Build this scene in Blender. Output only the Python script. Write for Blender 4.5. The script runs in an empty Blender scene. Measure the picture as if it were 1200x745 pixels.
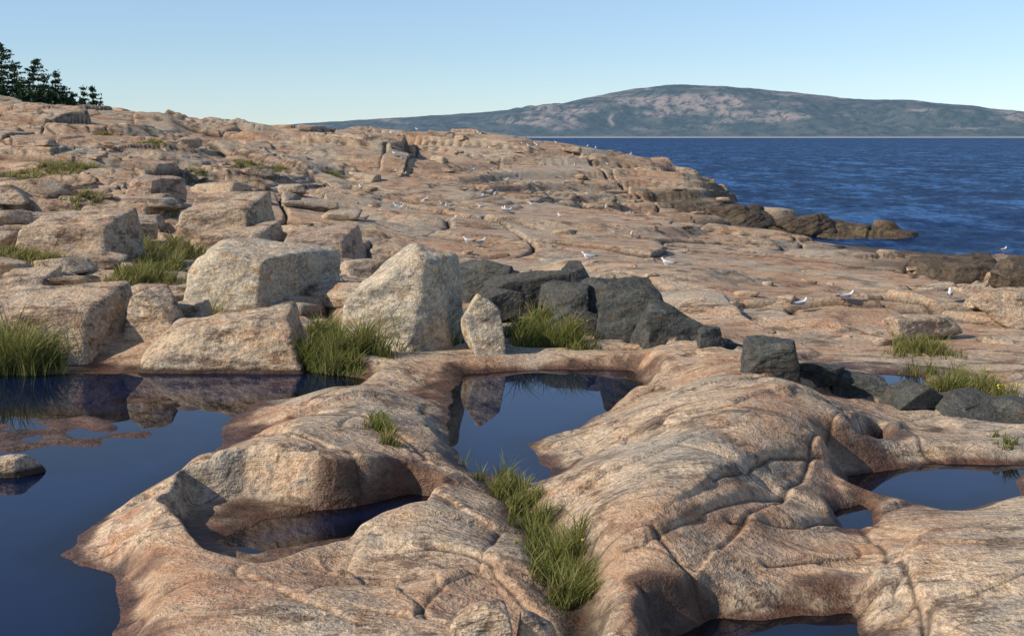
import bpy, math, numpy as np, time
from mathutils import Vector
T0=time.time()
rng=np.random.default_rng(7)
sc=bpy.context.scene
H=5.0; F=1500.0; SEA=-3.0
# ---------- survey helper: sight-line measurements -> real ground positions (metres)
def g(x,y,z=0.0):
    k=(H-z)/(y-160.0); return (x-600.0)*k, F*k
# ---------- noise
def h2(i,j,s):
    n=(i*374761393+j*668265263+s*974711)&0xffffffff
    n=((n^(n>>13))*1274126177)&0xffffffff
    n=n^(n>>16)
    return (n&0xffffff)/16777216.0
GA=np.linspace(0,2*np.pi,257)[:256]; GC=np.cos(GA); GS=np.sin(GA)
def noise(x,y,s=0):
    xf=np.floor(x); yf=np.floor(y); ix=xf.astype(np.int64); iy=yf.astype(np.int64); fx=x-xf; fy=y-yf
    u=fx*fx*fx*(fx*(fx*6-15)+10); v=fy*fy*fy*(fy*(fy*6-15)+10)
    def c(a,b):
        k=(h2(ix+a,iy+b,s)*256).astype(np.int64); return GC[k]*(fx-a)+GS[k]*(fy-b)
    return 1.5*((c(0,0)*(1-u)+c(1,0)*u)*(1-v)+(c(0,1)*(1-u)+c(1,1)*u)*v)
def fbm(x,y,o=4,s=0):
    r=0;a=1.0
    for k in range(o):
        r=r+a*noise(x*2**k+13.7*k,y*2**k+7.1*k,s+k); a*=.5
    return r
def voro(x,y,s):
    ix=np.floor(x).astype(np.int64); iy=np.floor(y).astype(np.int64)
    F1=np.full(x.shape,9.0);F2=F1.copy();ci=ix.copy();cj=iy.copy();ox=F1*0;oy=F1*0
    for di in(-1,0,1):
        for dj in(-1,0,1):
            cx=ix+di;cy=iy+dj
            dx=x-(cx+.02+.96*h2(cx,cy,s));dy=y-(cy+.02+.96*h2(cx,cy,s+1));d=dx*dx+dy*dy
            m=d<F1
            F2=np.where(m,F1,np.minimum(F2,d));F1=np.where(m,d,F1)
            ci=np.where(m,cx,ci);cj=np.where(m,cy,cj);ox=np.where(m,dx,ox);oy=np.where(m,dy,oy)
    h=h2(ci,cj,s+7)-.5
    tilt=(h2(ci,cj,s+8)-.5)*ox+(h2(ci,cj,s+9)-.5)*oy
    return h,tilt,np.sqrt(F2)-np.sqrt(F1)
def ss(a,b,x):
    t=np.clip((x-a)/(b-a),0,1); return t*t*(3-2*t)
def blocks(X,Y,ang,lx,ly,s,warp=.25,cw=.06,soft=.05):
    c,sn=math.cos(ang),math.sin(ang)
    u=(X*c+Y*sn)/lx; v=(-X*sn+Y*c)/ly
    u2=u+warp*noise(u*.9,v*.9,s+20); v2=v+warp*noise(u*.9+9,v*.9,s+21)
    h,t,e=voro(u2,v2,s)
    k=ss(-soft*.3,soft,e)
    return h*k,t*k,np.exp(-(e/cw)**2)
# ---------- terrain grid (rows are denser close by)
NX=1100
sA=np.linspace(-.57,.57,NX); LA=np.concatenate([np.linspace(math.log(8),math.log(31),900)[:-1],np.linspace(math.log(31),math.log(280),850)]); NY=len(LA)
Yg=np.repeat(np.exp(LA)[:,None],NX,1); Xg=sA[None,:]*(Yg+4)
pts=[]
def addp(X,Y,z): pts.append((X/(Y+4),math.log(Y),z))
near="""-250 900 -.1;300 900 .3;600 900 .2;900 900 .3;1400 900 .4
-250 745 -.3;0 745 -.2;130 735 -.02;200 735 .3;330 735 .45;480 735 .4;560 735 .3;620 745 .12;740 735 .4;860 735 .2;1010 735 .12;1150 730 .5;1300 730 .6;1450 730 .6
-250 680 -.4;0 680 -.3;100 670 .05;230 690 .38;380 690 .36;520 680 .40;610 675 .35;665 690 .08;740 680 .5;820 680 .42;900 670 .3;1000 660 .3;1100 660 .5;1250 650 .7;1450 650 .8
120 625 .15;180 610 .42;225 645 .38;300 668 .30;420 650 .22;530 630 .30;600 630 .15;700 620 .6;780 620 .68;835 625 .5;930 620 .35;1000 610 .1;1100 615 .35;1200 610 .4;1450 600 .5
230 560 .4;320 535 .6;420 540 .6;500 550 .45;560 560 .08;640 550 .1;700 550 .55;780 545 .85;840 555 .8;890 560 .5;960 565 .15;1100 570 0;1220 560 .15;1450 540 .3
290 500 .2;360 490 .6;430 500 .5;500 500 .2;600 480 -.1;700 500 .35;780 490 .85;860 485 1.0;940 500 .85;1000 505 .35;1080 510 .25;1180 515 .3
350 468 .15;430 458 .55;490 460 .1;640 455 -.1;765 450 .35;830 440 .75;920 450 .95;990 475 .8;1045 490 .2;1120 490 .1;1200 490 .1;1450 470 .1
450 430 .25;550 425 .25;650 415 .25;730 405 .4;800 399 .6;880 420 .7;930 436 .3;1050 445 .05;1200 455 .05
-250 600 -.5;0 600 -.5;0 520 -.4;100 560 -.5;200 500 -.4;100 460 -.3;-250 480 -.3
-250 430 .3;0 435 .05;150 435 0;300 435 0"""
for row in near.replace("\n",";").split(";"):
    a,b,c=map(float,row.split()); X,Y=g(a,b,c); addp(X,Y,c)
farT={30:"0:385,150:385,300:390,450:392,600:392,750:395,900:400,1050:405,1200:410",
33:"0:350,150:352,300:358,450:365,600:368,750:374,900:382,1050:388,1200:390",
40:"0:300,150:303,300:312,450:322,600:328,750:335,900:343,1050:347,1200:350",
50:"0:252,150:256,300:266,450:282,600:292,750:302,900:314,1050:322,1200:326",
65:"0:203,150:212,300:228,450:244,600:258,750:272,900:288,1050:298,1200:302",
80:"0:160,150:172,300:190,450:212,600:232,750:256,900:275,1050:289,1200:303",
92:"0:138,150:150,300:172,450:192,600:216,700:246,780:266,850:272,900:282,1050:295,1200:305",
108:"0:126,150:136,300:159,450:168,600:178,700:184,800:197,850:216,892:270,950:285,1050:290,1200:295",
125:"0:124,150:134,300:155,450:158,600:167,700:180,800:212,870:270,1000:285,1200:285",
150:"0:122,150:136,300:156,450:158,600:165,700:195,800:250,1000:250,1200:250",
200:"0:125,150:140,300:158,450:160,600:175,700:220,800:240,1200:240",
270:"0:129,150:142,300:158,450:175,600:205,800:230,1200:230"}
for Yv,s in farT.items():
    for pr in s.split(","):
        a,b=map(float,pr.split(":"))
        z=H-(b-160)*Yv/F
        xs=[a]
        if a==0: xs.append(-280)
        if a==1200: xs.append(1480)
        for xx in xs: addp((xx-600)/F*Yv,Yv,z)
P=np.array(pts); C2=.03**2
D=np.sqrt(((P[:,None,:2]-P[None,:,:2])*np.array([2.2,1]))**2@np.ones(2)+C2)
n=len(P); A=np.zeros((n+3,n+3)); A[:n,:n]=D-np.eye(n)*.01; Q=np.c_[np.ones(n),P[:,:2]]; A[:n,n:]=Q; A[n:,:n]=Q.T
W=np.linalg.solve(A,np.r_[P[:,2],0,0,0])
Z=W[n]+W[n+1]*np.repeat(sA[None,:],NY,0)+W[n+2]*LA[:,None]
for k in range(n):
    Z+=W[k]*np.sqrt(((sA-P[k,0])*2.2)[None,:]**2+((LA-P[k,1])**2)[:,None]+C2)
print("rbf",time.time()-T0)
def segd(X,Y,a,b):
    vx,vy=b[0]-a[0],b[1]-a[1]; t=np.clip(((X-a[0])*vx+(Y-a[1])*vy)/(vx*vx+vy*vy+1e-9),0,1)
    dx=X-a[0]-t*vx; dy=Y-a[1]-t*vy
    return np.sqrt(dx*dx+dy*dy),np.sign(vx*dy-vy*dx),t
# low wet outcrop at the end of the point
ox0,oy0=(880-600)/F*112,112.0; ox1,oy1=(1062-600)/F*102,102.0
d,_,t=segd(Xg,Yg,(ox0-3,oy0-2),(ox1-1,oy1))
oc=-.8-1.3*t-(d/(4.0-1.7*t))**2*1.0+.7*noise(Xg/3.5,Yg/3,91)
Z=np.where(d<9,np.maximum(Z,oc),Z)
def terr(q,a=.66):
    f=np.floor(q); r=q-f; return f+ss(a,1,r)
crack=np.zeros_like(Z)
# ----- middle and far ground: broad dipping granite sheets broken by ledges
m0=int(np.searchsorted(np.exp(LA),26.0)); SL=slice(m0,NY)
X,Y,z=Xg[SL],Yg[SL],Z[SL].copy(); c_=crack[SL]
mid=ss(26,32,Y); far=ss(70,95,Y); Bx=X/Y; left=1-ss(-.14,.0,Bx); dry=ss(-2.2,-.6,z)
amp=mid*(.4+.6*dry)
z+=amp*.25*fbm(X/16,Y/14,2,1)
wn=fbm(X/24,Y/16,3,5); q=(z+.06*X+.55*wn)/.75
z+=((terr(q,.72)*.75-.06*X-.55*wn+.08)-z)*.80*mid
sel=ss(-.2,.3,noise(X/20,Y/18,17))
wn=fbm(X/13,Y/8,3,6); q=(z-.035*X+.22*wn)/.26
z+=((terr(q,.62)*.26+.035*X-.22*wn+.03)-z)*.5*mid*sel
a=amp*(.34+.66*left)
h,t,c=blocks(X,Y,-.25,9,7.5,100,.25,.016,.05)
z+=a*(.75*h+1.0*t)-c*.14*mid; c_=np.maximum(c_,c*mid)
brk=ss(-.05,.45,fbm(X/14,Y/12,2,37)+.35*left)
h,t,c=blocks(X,Y,.15,3.2,2.6,140,.2,.03,.09)
z+=amp*brk*(.34*h+.36*t)-c*.07*mid*brk; c_=np.maximum(c_,c*mid*brk*.8)
h,t,c=blocks(X,Y,-.45,17,12,180,.3,.010,.03)
z+=far*amp*(1.0*h+1.4*t)+amp*.25*h*(1-far)-c*.2*mid; c_=np.maximum(c_,c*mid)
h,t,c=blocks(X,Y,.4,1.3,1.0,220,.15,.06,.15)
z+=amp*brk*left*(.14*h+.16*t-c*.03); c_=np.maximum(c_,c*.4*mid*brk)
z+=.015*fbm(X*1.1,Y*1.1,2,40)*mid
Z[SL]=z; crack[SL]=c_
# ----- foreground
nr=int(np.searchsorted(np.exp(LA),32.0)); Xn,Yn=Xg[:nr],Yg[:nr]; fg=1-ss(26,32,Yn)
Zn=Z[:nr].copy(); cn=crack[:nr].copy()
Zn+=fg*.10*fbm(Xn/2.2,Yn/2.2,2,2)
h,t,c=blocks(Xn,Yn,.55,3.0,1.7,260,.35,.009,.12)
Zn+=fg*(.10*h+.20*t)-fg*c*.05; cn=np.maximum(cn,c*fg*.8)
h,t,c=blocks(Xn,Yn,-.35,1.3,.8,300,.3,.018,.12)
patch=ss(.1,.4,fbm(Xn/2.5,Yn/2.5,2,33))
Zn+=fg*patch*(.09*h+.14*t-c*.03); cn=np.maximum(cn,c*fg*patch*.8)
Zn+=.010*fbm(Xn*1.8,Yn*1.8,3,41)*fg
print("blocks",time.time()-T0)
wob=.12*noise(Xn*.9,Yn*.9,50)
def path(s): return [g(*map(float,p.split())) for p in s.split(";")]
def pdist(pth,X,Y):
    best=np.full(X.shape,99.0);sg=best*0
    for a_,b_ in zip(pth[:-1],pth[1:]):
        d,s_,_=segd(X,Y,a_,b_); m=d<best; best=np.where(m,d,best); sg=np.where(m,s_,sg)
    return best,sg
joints=[("290 505 .2;350 518 .5;420 545 .5;470 560 .45;530 592 .3",.05,.03,.04),
("325 478 .4;380 480 .45;440 500 .4;500 528 .35",.04,.03,.03),
("640 632 .3;700 655 .4;760 640 .5;830 700 .3",.05,.03,-.02),
("990 490 .5;950 540 .4;905 600 .3;840 650 .4",.06,.035,.05),
("838 560 .8;900 540 .6;965 560 .15",.06,.03,.06),
("900 660 .3;960 650 .3;1035 655 .3",.06,.03,.04),
("860 600 .6;940 610 .35;985 600 .2",.05,.03,.05),
("855 690 .3;930 680 .3;1010 700 .25",.05,.03,.04),
("320 688 .4;350 705 .4;378 716 .4",.06,.03,.02),
("500 645 .3;560 655 .35;640 715 .3",.06,.03,.04),
("750 695 .4;775 735 .35",.08,.04,.0),
("1000 600 .1;1040 640 .35;1080 700 .45;1100 760 .45",.05,.03,.03)]
for s,dp,w,st in joints:
    d,sg=pdist(path(s),Xn+wob,Yn+wob)
    Zn+=sg*st*np.exp(-d/1.0)*ss(0,.12,d)-dp*np.exp(-(d/w)**2)
    cn=np.maximum(cn,np.exp(-(d/(w*.7))**2)*.9)
gul=path("560 548 .1;600 590 .1;640 640 .15;668 690 .1;680 760 .1")
d,_=pdist(gul,Xn+wob,Yn)
Zn=Zn+(0.08-Zn)*np.exp(-(d/.26)**2); soil=np.zeros_like(Z); soil[:nr]=np.exp(-(d/.28)**2)
def sdf(poly,X,Y):
    best=np.full(X.shape,99.0);ins=np.zeros(X.shape,bool);m=len(poly)
    for i in range(m):
        a_,b_=poly[i],poly[(i+1)%m]; d,_,_=segd(X,Y,a_,b_); best=np.minimum(best,d)
        cnd=((a_[1]>Y)!=(b_[1]>Y)); xx=a_[0]+(Y-a_[1])*(b_[0]-a_[0])/((b_[1]-a_[1]) if abs(b_[1]-a_[1])>1e-9 else 1e-9)
        ins^=(cnd&(X<xx))
    return np.where(ins,-best,best)
wob2=.10*fbm(Xn*1.1,Yn*1.1,3,61)
bowl=path("188 592 .35;215 565 .3;290 562 .25;400 578 .2;480 572 .2;512 584 .2;500 605 .2;430 636 .1;370 656 .1;300 668 .2;240 648 .3;203 618 .35")
d=sdf(bowl,Xn,Yn)+wob2*.5
Zn+= .12*np.exp(-np.maximum(d,0)/.35)*ss(-2.6,-4.4,Xn)
k=ss(.05,-.22,d); Zn=Zn*(1-k)+k*(.05+.02*wob2); cn*=(1-k)
Zn=np.maximum(Zn,.05)
pools=[("-400 455;0 440;150 437;330 432;430 444;405 460;300 470;262 492;262 522;190 565;110 612;68 650;140 682;138 715;125 800;-500 800",.45),
("545 438;640 433;740 434;757 455;720 482;655 512;612 520;642 550;640 574;600 558;552 552;524 512;530 460",.45),
("258 634;310 609;400 595;480 578;508 582;504 598;440 615;400 629;300 647",.2),
("988 556;1050 551;1100 543;1200 546;1190 580;1120 600;1060 584;1000 572",.5),
("785 748;850 726;1000 716;1010 745;980 800;770 800",.3),
("1000 532;1030 516;1036 530;1005 542",.2),("978 600;1010 590;1020 622;990 620",.2),
("1030 438;1080 442;1090 456;1035 456",.3)]
pmin=np.full(Xn.shape,9.0)
for s,w in pools:
    poly=[g(*map(float,p.split())) for p in s.split(";")]
    d=sdf(poly,Xn,Yn)+wob2
    t=ss(-.02,w,d); Zn=np.where(d>0,Zn*t+.012*(1-t)*np.minimum(d*8,1),-np.minimum(.9,.03+(-d)*.33))
    pmin=np.minimum(pmin,d)
for (x,y,r,hh) in [(25,510,1.5,.38),(80,500,1.1,.3),(-40,525,1.5,.3),(235,478,.4,.3),(185,470,.4,.25)]:
    X,Y=g(x,y); dd=((Xn-X)/r/1.7)**2+((Yn-Y)/r)**2
    sh=.03-.10*dd+.07*noise(Xn*1.7,Yn*1.7,70)
    Zn=np.where(pmin<0,np.maximum(Zn,np.minimum(sh,.05)),Zn)
for _ in range(2):
    Zp=np.pad(Zn,1,mode='edge')
    Zn=(Zp[1:-1,1:-1]*4+2*(Zp[:-2,1:-1]+Zp[2:,1:-1]+Zp[1:-1,:-2]+Zp[1:-1,2:])+Zp[:-2,:-2]+Zp[2:,2:]+Zp[:-2,2:]+Zp[2:,:-2])/16
Z[:nr]=Zn; crack[:nr]=cn*(pmin>.02)
pool_d=np.full(Z.shape,9.0); pool_d[:nr]=pmin
wet=np.zeros_like(Z)
Zs=Z[:nr]; nz=fbm(Xn*1.1,Yn*1.1,4,71)
wn=(1-ss(.03,.13,Zs-.06*nz))*(pmin<1.2)
wet[:nr]=np.maximum(wn,.9*(1-ss(.02,.46,pmin-.38*nz)))
seaw=np.zeros_like(Z); X,Y,z=Xg[SL],Yg[SL],Z[SL]
nz=noise(X/4,Y/4,73)
sw=(1-ss(-2.3,-.7,z-.5*nz))*ss(40,70,Y)
for (px,py,pz,rx,ry) in [(1185,312,-.9,7,7),(1010,298,-1.2,7,2),(868,235,0,2.6,8),(800,258,-1.4,5,3)]:
    sx,sy=g(px,py,pz); sw=np.maximum(sw,.8*(1-ss(.5,1.1,np.sqrt(((X-sx)/rx)**2+((Y-sy)/ry)**2)+.6*nz)))
seaw[SL]=sw
dk,_=pdist(path("520 335 .6;600 345 .5;680 362 .5;760 390 .4;870 410 .4;950 438 .3;1050 466 .15;1230 492 .1"),Xn,Yn)
dike=np.zeros_like(Z); dike[:nr]=1-ss(.62,.8,dk+.3*noise(Xn*.8,Yn*.8,74))
h,t,c=blocks(Xn,Yn,.2,.8,.5,420,.1,.06,.08); Z[:nr]+=dike[:nr]*(.3*h+.2*t-.05*c)*(pmin>.3)
print("attrs",time.time()-T0)
ROW=np.arange(NY)
def HZ(X,Y):
    X=np.asarray(X,float);Y=np.asarray(Y,float)
    fi=np.clip(np.interp(np.log(np.maximum(Y,1)),LA,ROW),0,NY-1.001); fj=np.clip((X/(Y+4)-sA[0])/(sA[1]-sA[0]),0,NX-1.001)
    i=fi.astype(int);j=fj.astype(int);a=fi-i;b=fj-j
    return (Z[i,j]*(1-b)+Z[i,j+1]*b)*(1-a)+(Z[i+1,j]*(1-b)+Z[i+1,j+1]*b)*a
YR=np.exp(np.linspace(math.log(8),math.log(280),5000))
def hit(x,y):
    X=(x-600)/F*YR; zr=H-(y-160)/F*YR; zz=HZ(X,YR); m=np.nonzero(zz>=zr)[0]
    k=m[0] if len(m) else int(np.argmin(np.abs(zz-zr)))
    return X[k],YR[k],zz[k]
# ---------- mesh helpers
def mk(name,V,Fc,mats,attrs=None,smooth=True,midx=None,parent=None):
    me=bpy.data.meshes.new(name); V=np.asarray(V,np.float32); Fc=np.asarray(Fc,np.int32); m=Fc.shape[1]
    me.vertices.add(len(V)); me.vertices.foreach_set("co",V.ravel())
    me.loops.add(Fc.size); me.loops.foreach_set("vertex_index",Fc.ravel())
    me.polygons.add(len(Fc)); me.polygons.foreach_set("loop_start",np.arange(0,Fc.size,m,dtype=np.int32))
    if midx is not None: me.polygons.foreach_set("material_index",np.asarray(midx,np.int32))
    me.polygons.foreach_set("use_smooth",np.full(len(Fc),smooth))
    me.update(calc_edges=True)
    for mt in (mats if isinstance(mats,list) else [mats]): me.materials.append(mt)
    if attrs:
        for k_,v in attrs.items():
            at=me.attributes.new(k_,'FLOAT','POINT'); at.data.foreach_set("value",np.asarray(v,np.float32).ravel())
    ob=bpy.data.objects.new(name,me); sc.collection.objects.link(ob)
    if parent: ob.parent=parent
    return ob
class NT:
    def __init__(s,name):
        s.m=bpy.data.materials.new(name); s.m.use_nodes=True; s.t=s.m.node_tree; s.t.nodes.clear(); s.out=s.n('ShaderNodeOutputMaterial')
    def n(s,t,**k):
        a=s.t.nodes.new(t)
        for kk,v in k.items():setattr(a,kk,v)
        return a
    def l(s,a,b): s.t.links.new(a,b)
    def setin(s,sock,v):
        if isinstance(v,bpy.types.NodeSocket): s.l(v,sock)
        elif isinstance(v,tuple) and len(v)==3 and sock.type=='RGBA': sock.default_value=(*v,1)
        else: sock.default_value=v
    def mix(s,f,a,b,bl='MIX'):
        m=s.n('ShaderNodeMix',data_type='RGBA',blend_type=bl); s.setin(m.inputs[0],f); s.setin(m.inputs[6],a); s.setin(m.inputs[7],b); return m.outputs[2]
    def math(s,op,a,b=0.0,cl=False):
        m=s.n('ShaderNodeMath',operation=op,use_clamp=cl); s.setin(m.inputs[0],a); s.setin(m.inputs[1],b); return m.outputs[0]
    def pos(s): return s.n('ShaderNodeNewGeometry').outputs['Position']
    def mapp(s,v,sc_,rot=(0,0,0)):
        m=s.n('ShaderNodeMapping'); s.l(v,m.inputs[0]); m.inputs['Scale'].default_value=sc_; m.inputs['Rotation'].default_value=rot; return m.outputs[0]
    def noise(s,v,scale,det=4,rough=.55,dist=0,col=False):
        m=s.n('ShaderNodeTexNoise'); s.l(v,m.inputs['Vector']); m.inputs['Scale'].default_value=scale; m.inputs['Detail'].default_value=det; m.inputs['Roughness'].default_value=rough; m.inputs['Distortion'].default_value=dist; return m.outputs[1 if col else 0]
    def edge(s,v,scale,width,warp=.25):
        nz=s.noise(v,scale*1.5,2,.6,0,True); va=s.n('ShaderNodeVectorMath',operation='MULTIPLY_ADD'); s.l(nz,va.inputs[0]); va.inputs[1].default_value=(warp/scale,)*3; s.l(v,va.inputs[2])
        m=s.n('ShaderNodeTexVoronoi',feature='DISTANCE_TO_EDGE'); s.l(va.outputs[0],m.inputs['Vector']); m.inputs['Scale'].default_value=scale
        return s.ramp(m.outputs['Distance'],[(0.0,1.0),(width,0.0)])
    def ramp(s,f,stops):
        r=s.n('ShaderNodeValToRGB'); s.l(f,r.inputs[0]); e=r.color_ramp.elements
        while len(e)<len(stops): e.new(.5)
        for i,(p_,c_) in enumerate(stops): e[i].position=p_; e[i].color=(*c_,1) if isinstance(c_,tuple) else (c_,c_,c_,1)
        return r.outputs[0]
    def attr(s,nm): 
        a=s.n('ShaderNodeAttribute'); a.attribute_name=nm; return a.outputs['Fac']
    def bsdf(s,col,rough=.8,bump=None,spec=.3):
        b=s.n('ShaderNodeBsdfPrincipled'); s.setin(b.inputs['Base Color'],col); s.setin(b.inputs['Roughness'],rough); b.inputs['Specular IOR Level'].default_value=spec
        if bump is not None: s.l(bump,b.inputs['Normal'])
        return b.outputs[0]
    def bump(s,h_,st,dist,nrm=None):
        b=s.n('ShaderNodeBump'); s.l(h_,b.inputs['Height']); b.inputs['Strength'].default_value=st; b.inputs['Distance'].default_value=dist
        if nrm is not None: s.l(nrm,b.inputs['Normal'])
        return b.outputs[0]
    def done(s,sh): s.l(sh,s.out.inputs[0]); return s.m
def rockmat(name,cols,terrain=False,wetline=False,lich=.45,yellow=.4,stain=.78):
    k=NT(name); p=k.pos()
    ps=k.mapp(p,(.7,1.3,2.4),(0.1,.06,.35))
    n1=k.noise(p,.33,4,.7); n2=k.noise(ps,1.5,5,.72,.5); n3=k.noise(p,42,1,.6); n4=k.noise(p,2.6,4,.72); n5=k.noise(p,11,3,.7)
    c=k.ramp(n1,[(.40,cols[0]),(.48,cols[1]),(.57,cols[2])])
    c=k.mix(k.ramp(n2,[(.44,0.0),(.56,.95)]),c,cols[3])
    c=k.mix(k.ramp(n4,[(.53,0.0),(.60,lich)]),c,(.29,.265,.225))
    c=k.mix(k.ramp(n4,[(.36,yellow),(.44,0.0)]),c,(.38,.21,.075))
    c=k.mix(k.ramp(k.noise(ps,1.1,5,.80),[(.51,0.0),(.60,stain)]),c,(.095,.058,.038))
    c=k.mix(.85,c,k.ramp(n3,[(.3,.66),(.7,1.28)]),'MULTIPLY')
    c=k.mix(.9,c,k.ramp(n5,[(.3,.54),(.7,1.38)]),'MULTIPLY')
    rough=.85
    hh=k.math('ADD',k.math('MULTIPLY',n2,1.0),k.math('MULTIPLY',n5,.4))
    if terrain:
        ng=k.noise(p,.16,3,.6)
        c=k.mix(k.ramp(ng,[(.40,.5),(.50,0.0)]),c,k.mix(n4,(.32,.175,.095),(.46,.275,.16)))
        c=k.mix(k.ramp(ng,[(.54,0.0),(.62,.5)]),c,k.mix(n4,(.27,.245,.20),(.48,.42,.335)))
        pe=k.mapp(p,(.5,1.1,.5),(0,0,.5))
        ee=k.math('MULTIPLY',k.edge(pe,.40,.008,.6),k.ramp(n4,[(.48,0.0),(.56,1.0)]))
        c=k.mix(k.math('MULTIPLY',ee,.75),c,(.04,.025,.016))
        c=k.mix(k.attr('dike'),c,k.mix(n4,(.025,.027,.025),(.09,.09,.08)))
        c=k.mix(k.math('MULTIPLY',k.attr('crack'),.9),c,(.022,.014,.010))
        c=k.mix(k.attr('soil'),c,(.05,.035,.02))
        c=k.mix(k.math('MULTIPLY',k.attr('seaw'),.92),c,k.mix(k.ramp(n4,[(.46,0.0),(.68,1.0)]),(.03,.024,.018),(.17,.12,.055)))
        wetc=k.mix(k.ramp(n4,[(.38,0.0),(.62,1.0)]),(.026,.013,.008),(.12,.05,.025))
        c=k.mix(k.math('MULTIPLY',k.attr('wet'),.93),c,wetc)
        rough=k.math('SUBTRACT',.85,k.math('MULTIPLY',k.attr('wet'),.35))
    if wetline:
        sp=k.n('ShaderNodeSeparateXYZ'); k.l(p,sp.inputs[0]); z=k.math('ADD',sp.outputs[2],k.math('MULTIPLY',n4,-.15))
        c=k.mix(k.ramp(k.math('ADD',z,.5),[(.50,.95),(.56,0.0)]),c,(.045,.025,.015))
    b=k.bump(hh,.85,.13); b=k.bump(n3,.4,.008,b)
    return k.done(k.bsdf(c,rough,b))
M_ter=rockmat("coastal_granite",[(.47,.25,.145),(.50,.335,.205),(.42,.335,.24),(.58,.43,.285)],terrain=True)
M_gr=rockmat("granite_boulder",[(.43,.275,.17),(.47,.33,.215),(.41,.33,.245),(.51,.385,.26)])
M_grw=rockmat("granite_wet_base",[(.46,.285,.165),(.49,.345,.22),(.41,.335,.24),(.52,.395,.265)],wetline=True)
M_pale=rockmat("pale_granite",[(.49,.37,.24),(.53,.43,.30),(.44,.38,.285),(.57,.47,.335)],lich=.55,yellow=.65,stain=.45)
M_dark=rockmat("dark_basalt",[(.04,.045,.042),(.055,.057,.05),(.07,.07,.062),(.08,.08,.07)],lich=.10,yellow=.12,stain=.3)
M_pink=rockmat("pink_granite",[(.42,.23,.15),(.44,.29,.20),(.37,.28,.20),(.46,.33,.24)])
M_tide=rockmat("tidal_rock",[(.04,.032,.025),(.06,.047,.034),(.085,.066,.045),(.12,.09,.06)],lich=.08,yellow=.15,stain=.6)
V=np.stack([Xg,Yg,Z],-1).reshape(-1,3)
idx=np.arange(NX*NY).reshape(NY,NX)
Q4=np.stack([idx[:-1,:-1],idx[:-1,1:],idx[1:,1:],idx[1:,:-1]],-1).reshape(-1,4)
mk("rocky_shore_ground",V,Q4,M_ter,dict(crack=crack,wet=wet,seaw=seaw,dike=dike,soil=soil))
print("terrain",time.time()-T0)
# pool water
k=NT("pool_water")
fr=k.n('ShaderNodeFresnel'); fr.inputs[0].default_value=1.33
p=k.pos(); bp=k.bump(k.noise(p,1.2,1),.03,.03)
k.l(bp,fr.inputs['Normal'])
gl=k.n('ShaderNodeBsdfGlossy'); gl.inputs['Roughness'].default_value=.015; gl.inputs[0].default_value=(.82,.82,.88,1); k.l(bp,gl.inputs['Normal'])
tr=k.n('ShaderNodeBsdfTransparent'); tr.inputs[0].default_value=(.75,.6,.45,1)
df=k.n('ShaderNodeBsdfDiffuse'); df.inputs[0].default_value=(.004,.010,.034,1)
m1=k.n('ShaderNodeMixShader'); k.l(k.attr('depth'),m1.inputs[0]); k.l(tr.outputs[0],m1.inputs[1]); k.l(df.outputs[0],m1.inputs[2])
m2=k.n('ShaderNodeMixShader'); k.l(fr.outputs[0],m2.inputs[0]); k.l(m1.outputs[0],m2.inputs[1]); k.l(gl.outputs[0],m2.inputs[2])
M_pool=k.done(m2.outputs[0])
sub=(pool_d<.35)&(Z<.06)
cell=(sub[:-1,:-1]|sub[:-1,1:]|sub[1:,1:]|sub[1:,:-1]).ravel()
q=Q4[cell]; u,inv=np.unique(q,return_inverse=True)
Vw=V[u].copy(); dep=ss(.0,.26,-Vw[:,2]); Vw[:,2]=0.0
mk("tide_pool_water",Vw,inv.reshape(-1,4),M_pool,dict(depth=dep))
# sea: one sheet to the horizon with real wave relief
k=NT("sea_water"); p=k.pos()
n1=k.noise(k.mapp(p,(.55,.30,1)),.7,3,.7); n2=k.noise(k.mapp(p,(.2,.06,1)),.6,5,.78); n3=k.noise(k.mapp(p,(.3,1,1)),.012,3,.6)
wv=k.math('ADD',k.math('MULTIPLY',n1,.4),k.math('MULTIPLY',n2,.6))
c=k.mix(k.ramp(wv,[(.45,0.0),(.52,.3),(.57,1.0)]),(.002,.010,.042),(.055,.15,.33)); c=k.mix(k.ramp(n3,[(.4,0.0),(.62,.35)]),c,(.005,.028,.095))
b=k.bump(wv,1.0,1.5)
dfs=k.n('ShaderNodeBsdfDiffuse'); k.l(c,dfs.inputs[0]); k.l(b,dfs.inputs['Normal'])
gls=k.n('ShaderNodeBsdfGlossy'); gls.inputs[0].default_value=(.75,.85,1,1); gls.inputs['Roughness'].default_value=.22; k.l(b,gls.inputs['Normal'])
mxs=k.n('ShaderNodeMixShader'); mxs.inputs[0].default_value=.13; k.l(dfs.outputs[0],mxs.inputs[1]); k.l(gls.outputs[0],mxs.inputs[2])
M_sea=k.done(mxs.outputs[0])
ns,nl=520,600
sS=np.linspace(-.95,.95,ns); LS=np.linspace(math.log(25),math.log(30000),nl)
YS=np.repeat(np.exp(LS)[:,None],ns,1); XS=sS[None]*(YS+10)
ZS=SEA+.20*fbm(XS/5,YS/3.2,4,95)*(1-ss(300,1200,YS))
si=np.arange(ns*nl).reshape(nl,ns)
mk("sea_water",np.stack([XS,YS,ZS],-1).reshape(-1,3),np.stack([si[:-1,:-1],si[:-1,1:],si[1:,1:],si[1:,:-1]],-1).reshape(-1,4),M_sea)
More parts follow.
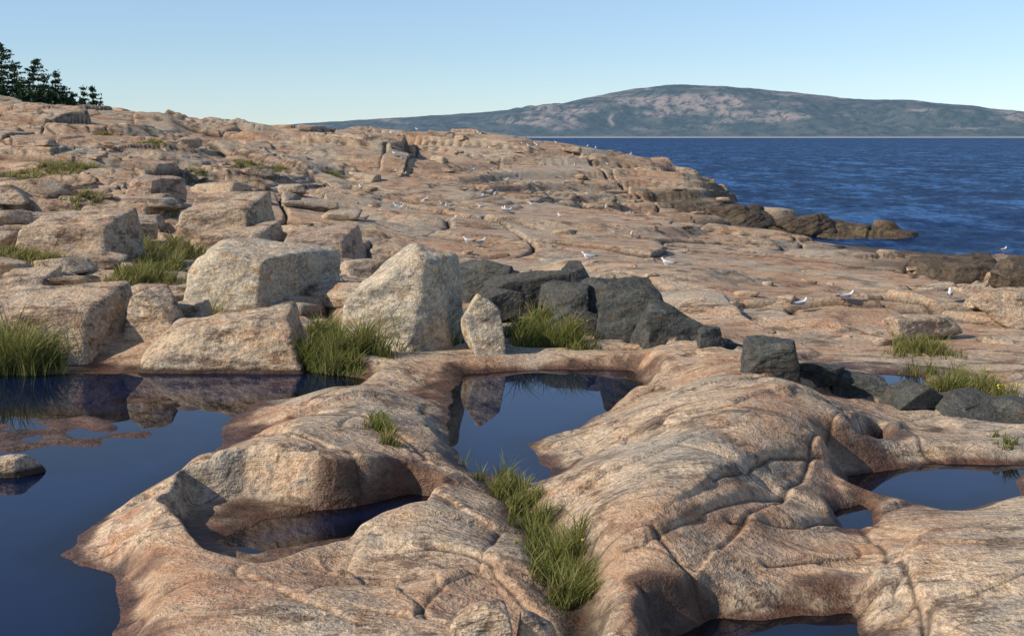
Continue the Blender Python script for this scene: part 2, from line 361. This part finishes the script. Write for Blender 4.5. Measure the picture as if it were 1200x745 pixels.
# mountain
mxp=[100,200,300,350,430,480,560,600,650,700,740,790,850,930,1000,1060,1130,1200,1300,1500]
myp=[166,158,150,145,140,137,132,129,123,112,104,99,101,108,116,117,123,131,140,152]
nb,ny=800,180
b=np.linspace((100-600)/F,(1500-600)/F,nb); Ym=np.linspace(6600,9400,ny)
B,YY=np.meshgrid(b,Ym); ridge=5+(160-np.interp(B*F+600,mxp,myp))/F*8000
ridge=ridge+ (4*fbm(B*60,B*0+1.3,4,81))
t=np.clip((YY-6650)/1350,-.1,1); back=np.clip((YY-8000)/1400,0,1)
prof=np.sign(t)*np.abs(t)**.8
Zm=-3+(ridge+3)*prof-back**1.3*ridge*.9
XX=B*YY
rl=fbm(XX/600+.4*YY/700,YY/900,5,83)
Zm+=rl*105*(np.sin(np.clip(t*1.12,0,1)*np.pi)**.8)*np.clip(ridge/200,0,1)
fb=fbm(XX/420,Zm/60,5,85)
cl=ss(.05,.6,fb+.8*np.exp(-((XX-950)/650)**2-((Zm-190)/90)**2)+.7*np.exp(-((XX-3000)/260)**2-((Zm-110)/50)**2)-.15)*ss(20,60,Zm)
streak=.8*np.exp(-((XX-(535+.15*Zm+8*np.sin(Zm/9)))/10)**2)*ss(55,75,Zm)*(1-ss(110,150,Zm))
k=NT("mountain_painted_haze"); p=k.pos(); sp=k.n('ShaderNodeSeparateXYZ'); k.l(p,sp.inputs[0])
n2=k.noise(p,.016,5,.78); n1=k.noise(p,.004,5,.7)
c=k.mix(k.ramp(n2,[(.40,0.0),(.60,1.0)]),(.010,.024,.020),(.08,.095,.07))
c=k.mix(k.ramp(n1,[(.50,0.0),(.58,.6)]),c,(.12,.115,.09))
c=k.mix(k.math('MULTIPLY',k.attr('cliff'),k.ramp(n2,[(.42,.1),(.54,.95)])),c,(.38,.29,.24))
c=k.mix(k.attr('streak'),c,(.6,.5,.42))
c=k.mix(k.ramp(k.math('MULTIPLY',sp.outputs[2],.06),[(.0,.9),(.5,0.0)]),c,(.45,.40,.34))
em=k.n('ShaderNodeEmission'); em.inputs[0].default_value=(.16,.255,.38,1)  # distance haze painted into the mountain as a constant bluish glow
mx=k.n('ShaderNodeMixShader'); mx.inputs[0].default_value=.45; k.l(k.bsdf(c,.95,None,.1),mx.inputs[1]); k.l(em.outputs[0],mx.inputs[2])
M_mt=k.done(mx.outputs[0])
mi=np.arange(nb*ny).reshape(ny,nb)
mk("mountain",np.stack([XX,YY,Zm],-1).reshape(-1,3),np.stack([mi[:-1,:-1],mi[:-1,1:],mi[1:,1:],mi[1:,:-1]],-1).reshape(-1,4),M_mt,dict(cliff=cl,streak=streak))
# ---------- boulders
def cubesphere(n):
    u=np.tan(np.linspace(-1,1,n)*np.pi/4); a,b_=np.meshgrid(u,u); o=np.ones_like(a); Vs=[];Fs=[];k0=0
    for f in [(a,b_,o),(b_,a,-o),(o,a,b_),(-o,b_,a),(b_,o,a),(a,-o,b_)]:
        Vs.append(np.stack(f,-1).reshape(-1,3)); ii=np.arange(n*n).reshape(n,n)+k0; k0+=n*n
        Fs.append(np.stack([ii[:-1,:-1],ii[:-1,1:],ii[1:,1:],ii[1:,:-1]],-1).reshape(-1,4))
    Vc=np.concatenate(Vs); Vc/=np.linalg.norm(Vc,axis=1)[:,None]
    key=np.round(Vc*1e5).astype(np.int64); _,fi,inv=np.unique(key,axis=0,return_index=True,return_inverse=True)
    return Vc[fi],inv.reshape(-1)[np.concatenate(Fs)]
CS={n_:cubesphere(n_) for n_ in (56,12)}
def rockverts(dim,seed,planes=None,n_=56,sharp=26,rough=.05):
    r=np.random.default_rng(seed); Dv,Fc=CS[n_]
    if planes is None:
        planes=[]
        for ax in range(3):
            for sg in(-1,1):
                v=r.normal(0,.25,3); v[ax]=sg; planes.append((*v,r.uniform(.8,1)))
        for _ in range(5):
            v=r.normal(0,1,3); v[2]=abs(v[2]); v/=np.linalg.norm(v); planes.append((*v,r.uniform(.85,1.15)))
    Pn=np.array(planes,float); nn=np.linalg.norm(Pn[:,:3],axis=1); Nn=Pn[:,:3]/nn[:,None]; dd=Pn[:,3]
    q=np.maximum(Dv@Nn.T/dd,1e-4); rad=(q**sharp).sum(1)**(-1/sharp)
    v=Dv*rad[:,None]; lo,hi=v.min(0),v.max(0); v=((v-lo)/(hi-lo)-.5)*np.array(dim)
    L=min(dim); o=seed*3.1
    nz=fbm(v[:,0]/L*1.5+o,v[:,2]/L*1.5+v[:,1]/L*1.7+o,5,seed)+.5*fbm(v[:,1]/L*1.5+o,v[:,2]/L*2.5-v[:,0]/L+o,4,seed+5)
    v=v+Dv*(nz*L*rough)[:,None]
    return v,Fc
def boulder(name,x0,x1,yt,yb,mat,seed,planes=None,depth=.8,rot=0,sink=.12,sharp=26,rough=.04,dY=0):
    xc=(x0+x1)/2; X,Y,z=hit(xc,yb); Y+=dY
    z=H-(yb-160)/F*Y
    w=(x1-x0)/F*Y; hh=(yb-yt)/F*Y; dp=w*depth
    w*=1+dp*.35/Y; hh*=.97
    v,Fc=rockverts((w,dp,hh*(1+sink)),seed,planes,56,sharp,rough)
    c,s=math.cos(rot),math.sin(rot); v=np.c_[v[:,0]*c-v[:,1]*s,v[:,0]*s+v[:,1]*c,v[:,2]]
    Yc=Y+dp*.35; Xc=(xc-600)/F*Yc
    ob=mk(name,v,Fc,mat); ob.location=(Xc,Yc,z+hh*(1+sink)/2-hh*sink); return ob
PA=[(-1,0,.15,.95),(.9,-.62,0,.88),(-.12,-1,.06,.85),(0,1,0,.9),(.10,-.15,1,.92),(-.7,-.1,.75,1.1),(0,0,-1,.95),(.5,-.3,.8,1.2),(-.6,-.8,.4,1.05)]
PB=[(-.55,-.15,.78,.64),(1,-.25,.06,.86),(-.25,-1,.34,.72),(0,1,.1,.9),(.25,-.1,1,1.0),(0,0,-1,.9),(-1,0,.1,.95),(.75,-.8,.10,.84)]
PF=[(-1,0,.1,.95),(1,-.25,.1,.92),(.12,-1,.2,.85),(0,1,0,.9),(-.1,-.35,1,.8),(0,0,-1,.95),(.5,-.5,.7,1.05)]
PC=[(-1,-.2,.5,.9),(1,0,.2,.95),(-.05,-1,.35,.8),(0,1,0,.9),(-.30,-.1,1,.70),(0,0,-1,.95),(-.6,-.5,.6,.95)]
boulder("boulder",220,392,285,366,M_pale,11,PA,.75,dY=1.0,sharp=28,rough=.045)
boulder("boulder",402,545,288,410,M_pale,12,PB,.8,sharp=18,rough=.05)
boulder("boulder",134,368,366,440,M_grw,13,PC,.5,sharp=18,rough=.06)
boulder("boulder",538,594,345,416,M_pale,14,None,.9,sharp=18)
boulder("boulder",-30,152,338,424,M_gr,15,PF,.7)
boulder("boulder",146,218,334,402,M_gr,16,None,.9)
boulder("boulder",195,245,352,392,M_gr,27,None,.9)
boulder("boulder",28,160,246,302,M_gr,17,PF,.7)
boulder("boulder",212,320,224,292,M_gr,18,PF,.8)
boulder("boulder",232,330,262,300,M_gr,38,PF,.8)
boulder("boulder",330,425,266,308,M_pink,19,PF,.8)
boulder("boulder",150,212,205,236,M_pink,20,PA,.8)
boulder("boulder",100,200,228,262,M_gr,36,PF,.8)
boulder("boulder",1125,1260,341,380,M_gr,21,None,.8,sharp=8)
boulder("boulder",-10,52,536,572,M_grw,23,None,.6,sharp=10)
boulder("boulder",62,82,566,578,M_grw,24,None,.8,sharp=8)
boulder("boulder",1040,1128,372,400,M_gr,25,None,.7,sharp=12)
boulder("boulder",0,70,315,352,M_gr,28,PF,.7)
boulder("boulder",528,602,708,760,M_gr,71,None,.8,sharp=12)
boulder("boulder",604,655,716,765,M_gr,72,None,.8,sharp=12)
boulder("tidal_ledge",1075,1165,306,320,M_tide,81,PF,1.2,sink=.6,rough=.08)
boulder("tidal_ledge",1105,1180,300,328,M_tide,82,PF,.9,sink=.4,rough=.08)
boulder("tidal_ledge",1160,1270,304,338,M_tide,85,None,.8,sink=.4,rough=.08)
boulder("tidal_ledge",820,905,240,264,M_tide,83,None,.8,sink=.5,rough=.08,sharp=14)
boulder("tidal_ledge",900,985,250,275,M_tide,84,None,.6,sink=.5,sharp=12,rough=.08)
for i,(a,b_,c,d_) in enumerate([(530,612,305,356),(570,665,316,372),(628,700,332,385),(668,745,325,385),(700,782,328,397),(742,818,356,402),(648,692,308,345),(555,615,335,378),(812,852,384,406),(640,700,362,392),(868,938,398,438),(925,990,424,450),(975,1045,438,466),(1030,1105,452,480),(1095,1170,464,488),(1150,1225,472,494)]):
    boulder("dark_boulder",a,b_,c,d_,M_dark,40+i,None,.9,rot=rng.uniform(-.4,.4),sharp=34,rough=.05,sink=.3)
Vs=[];Fs=[];off=0
def scatter(n_,xr,Yr,sr,seed0):
    global off
    for i in range(n_):
        x=rng.uniform(*xr); Yv=math.exp(rng.uniform(math.log(Yr[0]),math.log(Yr[1]))); X=(x-600)/F*Yv; z=float(HZ(X,Yv))
        if z<-2.6 : continue
        s=sr[0]+(sr[1]-sr[0])*rng.uniform(0,1)**2.5
        v,Fc=rockverts((s*rng.uniform(1.2,2.4),s*rng.uniform(.8,1.4),s*rng.uniform(.45,.8)),seed0+i,None,12,34,.03)
        a=rng.uniform(-.5,.5); c,sn=math.cos(a),math.sin(a)
        v=np.c_[v[:,0]*c-v[:,1]*sn+X,v[:,0]*sn+v[:,1]*c+Yv,v[:,2]+z+s*.10]
        Vs.append(v);Fs.append(Fc+off);off+=len(v)
scatter(170,(-100,430),(34,90),(.25,1.6),500)
scatter(45,(400,900),(36,80),(.15,.6),900)
scatter(50,(500,860),(92,112),(.3,1.1),1100)
scatter(45,(850,1250),(30,60),(.12,.55),1300)
mk("loose_rocks",np.concatenate(Vs),np.concatenate(Fs),M_gr)
print("rocks",time.time()-T0)
# ---------- grass
k=NT("grass_blades"); rd=k.attr('rnd'); tp=k.attr('tip')
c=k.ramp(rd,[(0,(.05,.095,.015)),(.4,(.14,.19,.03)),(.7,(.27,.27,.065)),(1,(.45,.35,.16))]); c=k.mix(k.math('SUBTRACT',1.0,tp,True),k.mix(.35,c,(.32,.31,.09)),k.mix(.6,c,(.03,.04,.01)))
tl=k.n('ShaderNodeBsdfTranslucent'); k.l(c,tl.inputs[0]); mx=k.n('ShaderNodeMixShader'); mx.inputs[0].default_value=.35; k.l(k.bsdf(c,.6,None,.25),mx.inputs[1]); k.l(tl.outputs[0],mx.inputs[2])
M_grass=k.done(mx.outputs[0])
k=NT("yellow_flower"); M_yel=k.done(k.bsdf((.75,.55,.04),.6))
def grass(name,spots,dens,hgt,wid=.012,dry=.0):
    PX=[];PY=[];HH=[]
    for (x,y,r) in spots:
        X,Y,_=hit(x,y); n_=int(dens*r*r*3.1)
        a=rng.uniform(0,2*np.pi,n_); rr=r*np.sqrt(rng.uniform(0,1,n_))*(.75+.4*np.sin(a*3+x))
        PX.append(X+rr*np.cos(a)*1.15); PY.append(Y+rr*np.sin(a)); HH.append(hgt*(1-.6*(rr/r)**2)*rng.uniform(.3,1.2,n_))
    X=np.concatenate(PX);Y=np.concatenate(PY);Hh=np.concatenate(HH)
    cl=noise(X*2.5,Y*2.5,5)+.4*noise(X*6,Y*6,8); keep=cl>-.25; X=X[keep];Y=Y[keep];Hh=Hh[keep]*(1+.8*cl[keep]); cl=cl[keep]
    Zb=HZ(X,Y)-.02; ok=((Zb>-.06)|(Y>30))&(Hh>.03); X=X[ok];Y=Y[ok];Hh=Hh[ok];Zb=Zb[ok];cl=cl[ok];n_=len(X)
    a=rng.uniform(0,2*np.pi,n_); ln=rng.uniform(.1,.85,n_)*Hh; dx=np.cos(a)*ln+.12*Hh; dy=np.sin(a)*ln
    wa=rng.uniform(0,np.pi,n_); w=wid*rng.uniform(.5,1.2,n_); wx=np.cos(wa)*w;wy=np.sin(wa)*w*.6
    Vt=np.zeros((n_,7,3))
    for i,(t_,ws) in enumerate([(0,1),(.4,.85),(.75,.55)]):
        zx=X+dx*t_**2; zy=Y+dy*t_**2; zz=Zb+Hh*t_*(1-.15*t_)
        Vt[:,2*i]=np.c_[zx-wx*ws,zy-wy*ws,zz];Vt[:,2*i+1]=np.c_[zx+wx*ws,zy+wy*ws,zz]
    Vt[:,6]=np.c_[X+dx,Y+dy,Zb+Hh*.85]
    bi=(np.arange(n_)*7)[:,None]
    Fc=np.concatenate([bi+np.array([0,1,3]),bi+np.array([0,3,2]),bi+np.array([2,3,5]),bi+np.array([2,5,4]),bi+np.array([4,5,6])])
    rn=np.clip(rng.normal(.45+dry,.26,n_)+.3*cl,0,1)
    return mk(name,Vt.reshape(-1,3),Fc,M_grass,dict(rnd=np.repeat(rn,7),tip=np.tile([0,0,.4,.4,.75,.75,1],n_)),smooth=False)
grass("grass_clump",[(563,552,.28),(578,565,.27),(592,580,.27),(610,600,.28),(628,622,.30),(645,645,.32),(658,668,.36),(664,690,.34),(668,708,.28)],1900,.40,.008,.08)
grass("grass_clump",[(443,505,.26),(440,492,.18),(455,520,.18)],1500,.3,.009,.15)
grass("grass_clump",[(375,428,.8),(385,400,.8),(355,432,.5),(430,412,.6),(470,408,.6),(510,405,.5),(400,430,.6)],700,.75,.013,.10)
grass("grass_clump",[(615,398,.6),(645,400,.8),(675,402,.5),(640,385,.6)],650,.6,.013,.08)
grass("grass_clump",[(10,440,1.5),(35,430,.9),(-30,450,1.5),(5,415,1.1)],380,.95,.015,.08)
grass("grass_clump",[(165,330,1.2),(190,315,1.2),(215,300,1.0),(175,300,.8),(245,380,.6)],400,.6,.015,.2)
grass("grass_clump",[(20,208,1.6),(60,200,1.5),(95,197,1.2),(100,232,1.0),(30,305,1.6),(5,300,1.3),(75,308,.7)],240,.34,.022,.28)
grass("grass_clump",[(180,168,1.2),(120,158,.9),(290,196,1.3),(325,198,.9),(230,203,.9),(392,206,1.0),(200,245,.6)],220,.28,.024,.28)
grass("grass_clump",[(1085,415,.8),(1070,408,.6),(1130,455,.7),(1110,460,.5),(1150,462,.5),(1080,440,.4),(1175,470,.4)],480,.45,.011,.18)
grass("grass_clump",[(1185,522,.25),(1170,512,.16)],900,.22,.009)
fl=[]
for (x,y,r,n_,h_) in [(1178,468,.3,14,.3),(665,670,.3,3,.28),(690,396,.4,3,.45)]:
    X,Y,_=hit(x,y)
    for i in range(n_): fl.append((X+rng.normal(0,r*.5),Y+rng.normal(0,r*.4),h_*rng.uniform(.7,1.05)))
Vf=[];Ff=[]
Dv,Fc=CS[12]
for (a,b_,c_) in fl:
    z=float(HZ(a,b_))+c_; o=len(Vf)*len(Dv); Vf.append(Dv*np.array([.018,.018,.012])*(1+.3*np.sin(Dv[:,:1]*9))+np.array([a,b_,z])); Ff.append(Fc+o)
mk("yellow_flowers",np.concatenate(Vf),np.concatenate(Ff),M_yel)
# ---------- spruces
k=NT("spruce_needles"); c=k.ramp(k.attr('rnd'),[(0,(.012,.028,.014)),(.6,(.03,.06,.025)),(1,(.07,.11,.045))]); M_need=k.done(k.bsdf(c,.7,None,.2))
k=NT("spruce_bark"); M_bark=k.done(k.bsdf(k.mix(k.noise(k.pos(),8,4),(.06,.05,.04),(.14,.11,.09)),.9))
def tree(x,Yv,ytop,R,seed):
    r=np.random.default_rng(seed); X=(x-600)/F*Yv; z0=float(HZ(X,Yv))-.2; hh=H-(ytop-160)/F*Yv-z0
    em=bpy.data.objects.new("spruce_tree",None); sc.collection.objects.link(em); em.location=(X,Yv,z0)
    n_=8;Vt=[];Ft=[]
    lean=r.normal(0,.04,2)
    for i in range(12):
        t_=i/11; rad=.11*hh/6*(1-t_)+.012
        for j in range(n_): a=j/n_*2*np.pi; Vt.append((math.cos(a)*rad+lean[0]*hh*t_,math.sin(a)*rad+lean[1]*hh*t_,hh*t_))
    for i in range(11):
        for j in range(n_): Ft.append((i*n_+j,i*n_+(j+1)%n_,(i+1)*n_+(j+1)%n_,(i+1)*n_+j))
    Vn=[];Rn=[]
    nl=int(hh*3.4)
    for l in range(nl):
        t_=.06+.94*(l+r.uniform(-.35,.35))/nl
        for bnum in range(r.integers(4,9)):
            a=r.uniform(0,2*np.pi); Ln=(R*(1-t_)**.8+.12)*r.uniform(.4,1.3)*(1+.3*math.cos(a)); 
            o=len(Vt); zb=hh*t_
            s0=np.array([lean[0]*zb,lean[1]*zb,zb]); e=s0+np.array([math.cos(a)*Ln,math.sin(a)*Ln,-Ln*.08+r.normal(0,.10)]); w=.02
            Vt+= [tuple(s0+[0,0,w]),tuple(s0-[0,0,w]),tuple(e-[0,0,w*.3]),tuple(e+[0,0,w*.3])]; Ft.append((o,o+1,o+2,o+3))
            m=int(6+Ln*18); br=r.uniform(0,1)
            for q_ in range(m):
                f=r.uniform(.1,1.05); c_=s0+(e-s0)*f+np.array([0,0,.12*f*f])+r.normal(0,.08,3)*(1.2-.5*f)*np.array([1.2,1.2,.7])
                sz=r.uniform(.06,.14); u_=r.normal(0,1,3);u_/=np.linalg.norm(u_); v_=np.cross(u_,r.normal(0,1,3)); v_/=np.linalg.norm(v_)
                Vn+=[c_-u_*sz*1.5,c_+v_*sz*.5,c_+u_*sz*1.5,c_-v_*sz*.5]; Rn+=[np.clip(br*.6+r.uniform(0,.5),0,1)]*4
    mk("trunk_and_limbs",Vt,Ft,M_bark,parent=em)
    mk("needle_crown",np.array(Vn),np.arange(len(Vn)).reshape(-1,4),M_need,dict(rnd=Rn),smooth=False,parent=em)
for i,a in enumerate([(-30,118,60,2.0),(4,116,50,2.1),(19,120,72,1.7),(37,116,68,2.0),(52,121,90,1.4),(66,118,83,1.4),(97,122,102,.8),(109,122,99,.9),(84,122,107,.7)]): tree(*a,60+i)
def shrub(x,Yv,wid,hh,seed):
    r=np.random.default_rng(seed); X=(x-600)/F*Yv; n_=2600
    p_=r.normal(0,1,(n_,3)); p_/=np.linalg.norm(p_,axis=1)[:,None]; p_[:,2]=abs(p_[:,2]); p_*=r.uniform(.5,1.1,(n_,1)); p_=p_*np.array([wid,1.2,hh]); 
    p_[:,2]*=(.7+.6*noise(p_[:,0]*1.1+seed,p_[:,1],3)); p_[:,0]+=X;p_[:,1]+=Yv;p_[:,2]+=HZ(p_[:,0],p_[:,1])-.1
    u_=r.normal(0,.13,(n_,3));v_=r.normal(0,.07,(n_,3)); Vn=np.stack([p_-u_,p_+v_,p_+u_,p_-v_],1).reshape(-1,3)
    mk("evergreen_shrub",Vn,np.arange(n_*4).reshape(-1,4),M_need,dict(rnd=np.repeat(r.uniform(0,.9,n_),4)),smooth=False)
shrub(5,112,3.2,2.2,1);shrub(42,113,2.8,1.5,2);shrub(-40,113,4,2.2,3);shrub(68,114,1.6,.8,4)
# ---------- gulls
def solid(nm,col,r_=.6):
    k=NT(nm); return k.done(k.bsdf(k.mix(k.noise(k.pos(),25,3),col,tuple(x*.85 for x in col)),r_))
GM=[solid("white_feathers",(.78,.78,.76)),solid("grey_feathers",(.30,.33,.36)),solid("black_feathers",(.02,.02,.02)),solid("yellow_beak",(.6,.4,.05)),solid("pink_legs",(.5,.28,.22))]
gV=[];gF=[];gM=[]
def loft(secs,mats,n_=12,cap=True):
    o=len(gV)
    for (x,y,z,ry,rz) in secs:
        for j in range(n_): a=j/n_*2*np.pi; gV.append((x,y+math.cos(a)*ry,z+math.sin(a)*rz))
    for i in range(len(secs)-1):
        for j in range(n_):
            gF.append((o+i*n_+j,o+i*n_+(j+1)%n_,o+(i+1)*n_+(j+1)%n_,o+(i+1)*n_+j)); gM.append(mats[i] if isinstance(mats,list) else mats)
loft([(-.30,0,.275,.002,.002),(-.295,0,.275,.04,.008),(-.22,0,.27,.04,.02),(-.15,0,.262,.06,.05),(-.05,0,.25,.085,.082),(.05,0,.255,.09,.09),(.12,0,.28,.075,.08),(.16,0,.32,.052,.06),(.185,0,.365,.04,.045),(.205,0,.40,.042,.044),(.235,0,.41,.036,.036),(.258,0,.405,.018,.018),(.262,0,.404,.001,.001)],0,16)
loft([(.25,0,.402,.013,.014),(.29,0,.400,.009,.011),(.312,0,.393,.004,.006),(.318,0,.388,.001,.001)],3,8)
for s in(-1,1):
    loft([(-.38,s*.015,.272,.002,.002),(-.30,s*.035,.28,.012,.014),(-.24,s*.05,.285,.016,.022),(-.15,s*.068,.28,.02,.042),(-.04,s*.083,.275,.018,.055),(.05,s*.086,.28,.015,.055),(.10,s*.078,.285,.01,.035),(.125,s*.07,.288,.001,.002)],[2,2,1,1,1,1,1],10)
    loft([(.228,s*.031,.418,.003,.001),(.232,s*.034,.418,.005,.006),(.24,s*.033,.418,.001,.001)],2,6)
    o=len(gV)
    for z,rr in((.2,.012),(.10,.007),(.012,.007)):
        for j in range(6): a=j/6*2*np.pi; gV.append((-.01+math.cos(a)*rr,s*.035+math.sin(a)*rr,z))
    for i in range(2):
        for j in range(6): gF.append((o+i*6+j,o+i*6+(j+1)%6,o+(i+1)*6+(j+1)%6,o+(i+1)*6+j)); gM.append(4)
    o=len(gV); gV.extend([(-.02,s*.035,.004),(.045,s*.035-.028,.004),(.055,s*.035,.01),(.045,s*.035+.028,.004)]); gF.append((o,o+1,o+2,o+3)); gM.append(4)
gVa=np.array(gV); gFa=np.array(gF)
proto=None
def gull(x,y,ang,s=1.0):
    global proto
    X,Y,z=hit(x,y)
    if proto is None: ob=mk("seagull",gVa,gFa,GM,midx=gM); proto=ob.data
    else: ob=bpy.data.objects.new("seagull",proto); sc.collection.objects.link(ob)
    ob.location=(X,Y,z-.003); ob.rotation_euler=(0,0,ang); ob.scale=(s,s,s)
for (x,y,a) in [(992,358,.2),(783,317,2.5),(690,309,2.9),(938,366,.4),(1113,354,1.2),(563,290,.3),(549,289,2.7),(1176,298,.5),(322,226,.1)]:
    gull(x,y,a,.95)
Vs=[]
sp_=[]
while len(sp_)<60:
    r_=rng.uniform()
    if r_<.6: x=rng.uniform(450,740); Yv=rng.uniform(90,130)
    elif r_<.85: x=rng.normal(500,60); Yv=rng.uniform(62,84)
    else: x=rng.uniform(540,760); Yv=rng.uniform(60,80)
    sp_.append(((x-600)/F*Yv,Yv))
for X,Y in sp_:
    a=rng.uniform(0,6.28); c,s=math.cos(a),math.sin(a); v=gVa*.9; Vs.append(np.c_[v[:,0]*c-v[:,1]*s+X,v[:,0]*s+v[:,1]*c+Y,v[:,2]+float(HZ(X,Y))])
mk("seagull_flock",np.concatenate(Vs),np.concatenate([gFa+i*len(gVa) for i in range(len(Vs))]),GM,midx=np.tile(gM,len(Vs)))
# ---------- light
EL=math.radians(33); AZ=math.radians(-112)
w=bpy.data.worlds.new("World"); sc.world=w; w.use_nodes=True; nt=w.node_tree; bg=nt.nodes['Background']
sk=nt.nodes.new('ShaderNodeTexSky'); sk.sky_type='NISHITA'; sk.sun_disc=False; sk.sun_elevation=EL; sk.sun_rotation=AZ; sk.air_density=1.0; sk.dust_density=0.0; sk.ozone_density=2.5
hs=nt.nodes.new('ShaderNodeHueSaturation'); hs.inputs['Saturation'].default_value=.72; nt.links.new(sk.outputs[0],hs.inputs['Color'])
mxw=nt.nodes.new('ShaderNodeMix'); mxw.data_type='RGBA'; mxw.blend_type='MULTIPLY'; mxw.inputs[0].default_value=1; nt.links.new(hs.outputs[0],mxw.inputs[6]); mxw.inputs[7].default_value=(.76,.93,1.15,1)
nt.links.new(mxw.outputs[2],bg.inputs[0]); bg.inputs[1].default_value=.122
L=bpy.data.lights.new("sun",'SUN'); L.energy=5.0; L.angle=math.radians(.5); L.color=(1,.905,.765)
lo=bpy.data.objects.new("sun",L); sc.collection.objects.link(lo)
dv=Vector((math.sin(AZ)*math.cos(EL),math.cos(AZ)*math.cos(EL),math.sin(EL))); lo.rotation_euler=dv.to_track_quat('Z','Y').to_euler()
sc.view_settings.view_transform='Standard'; sc.view_settings.look='None'; sc.view_settings.exposure=0
cam=bpy.data.cameras.new("camera"); cam.lens=45; cam.sensor_width=36; cam.shift_y=-212.5/1200; cam.clip_end=60000; cam.clip_start=.1
co=bpy.data.objects.new("camera",cam); co.location=(0,0,H); co.rotation_euler=(math.radians(90),0,0); sc.collection.objects.link(co); sc.camera=co
print("done",time.time()-T0)
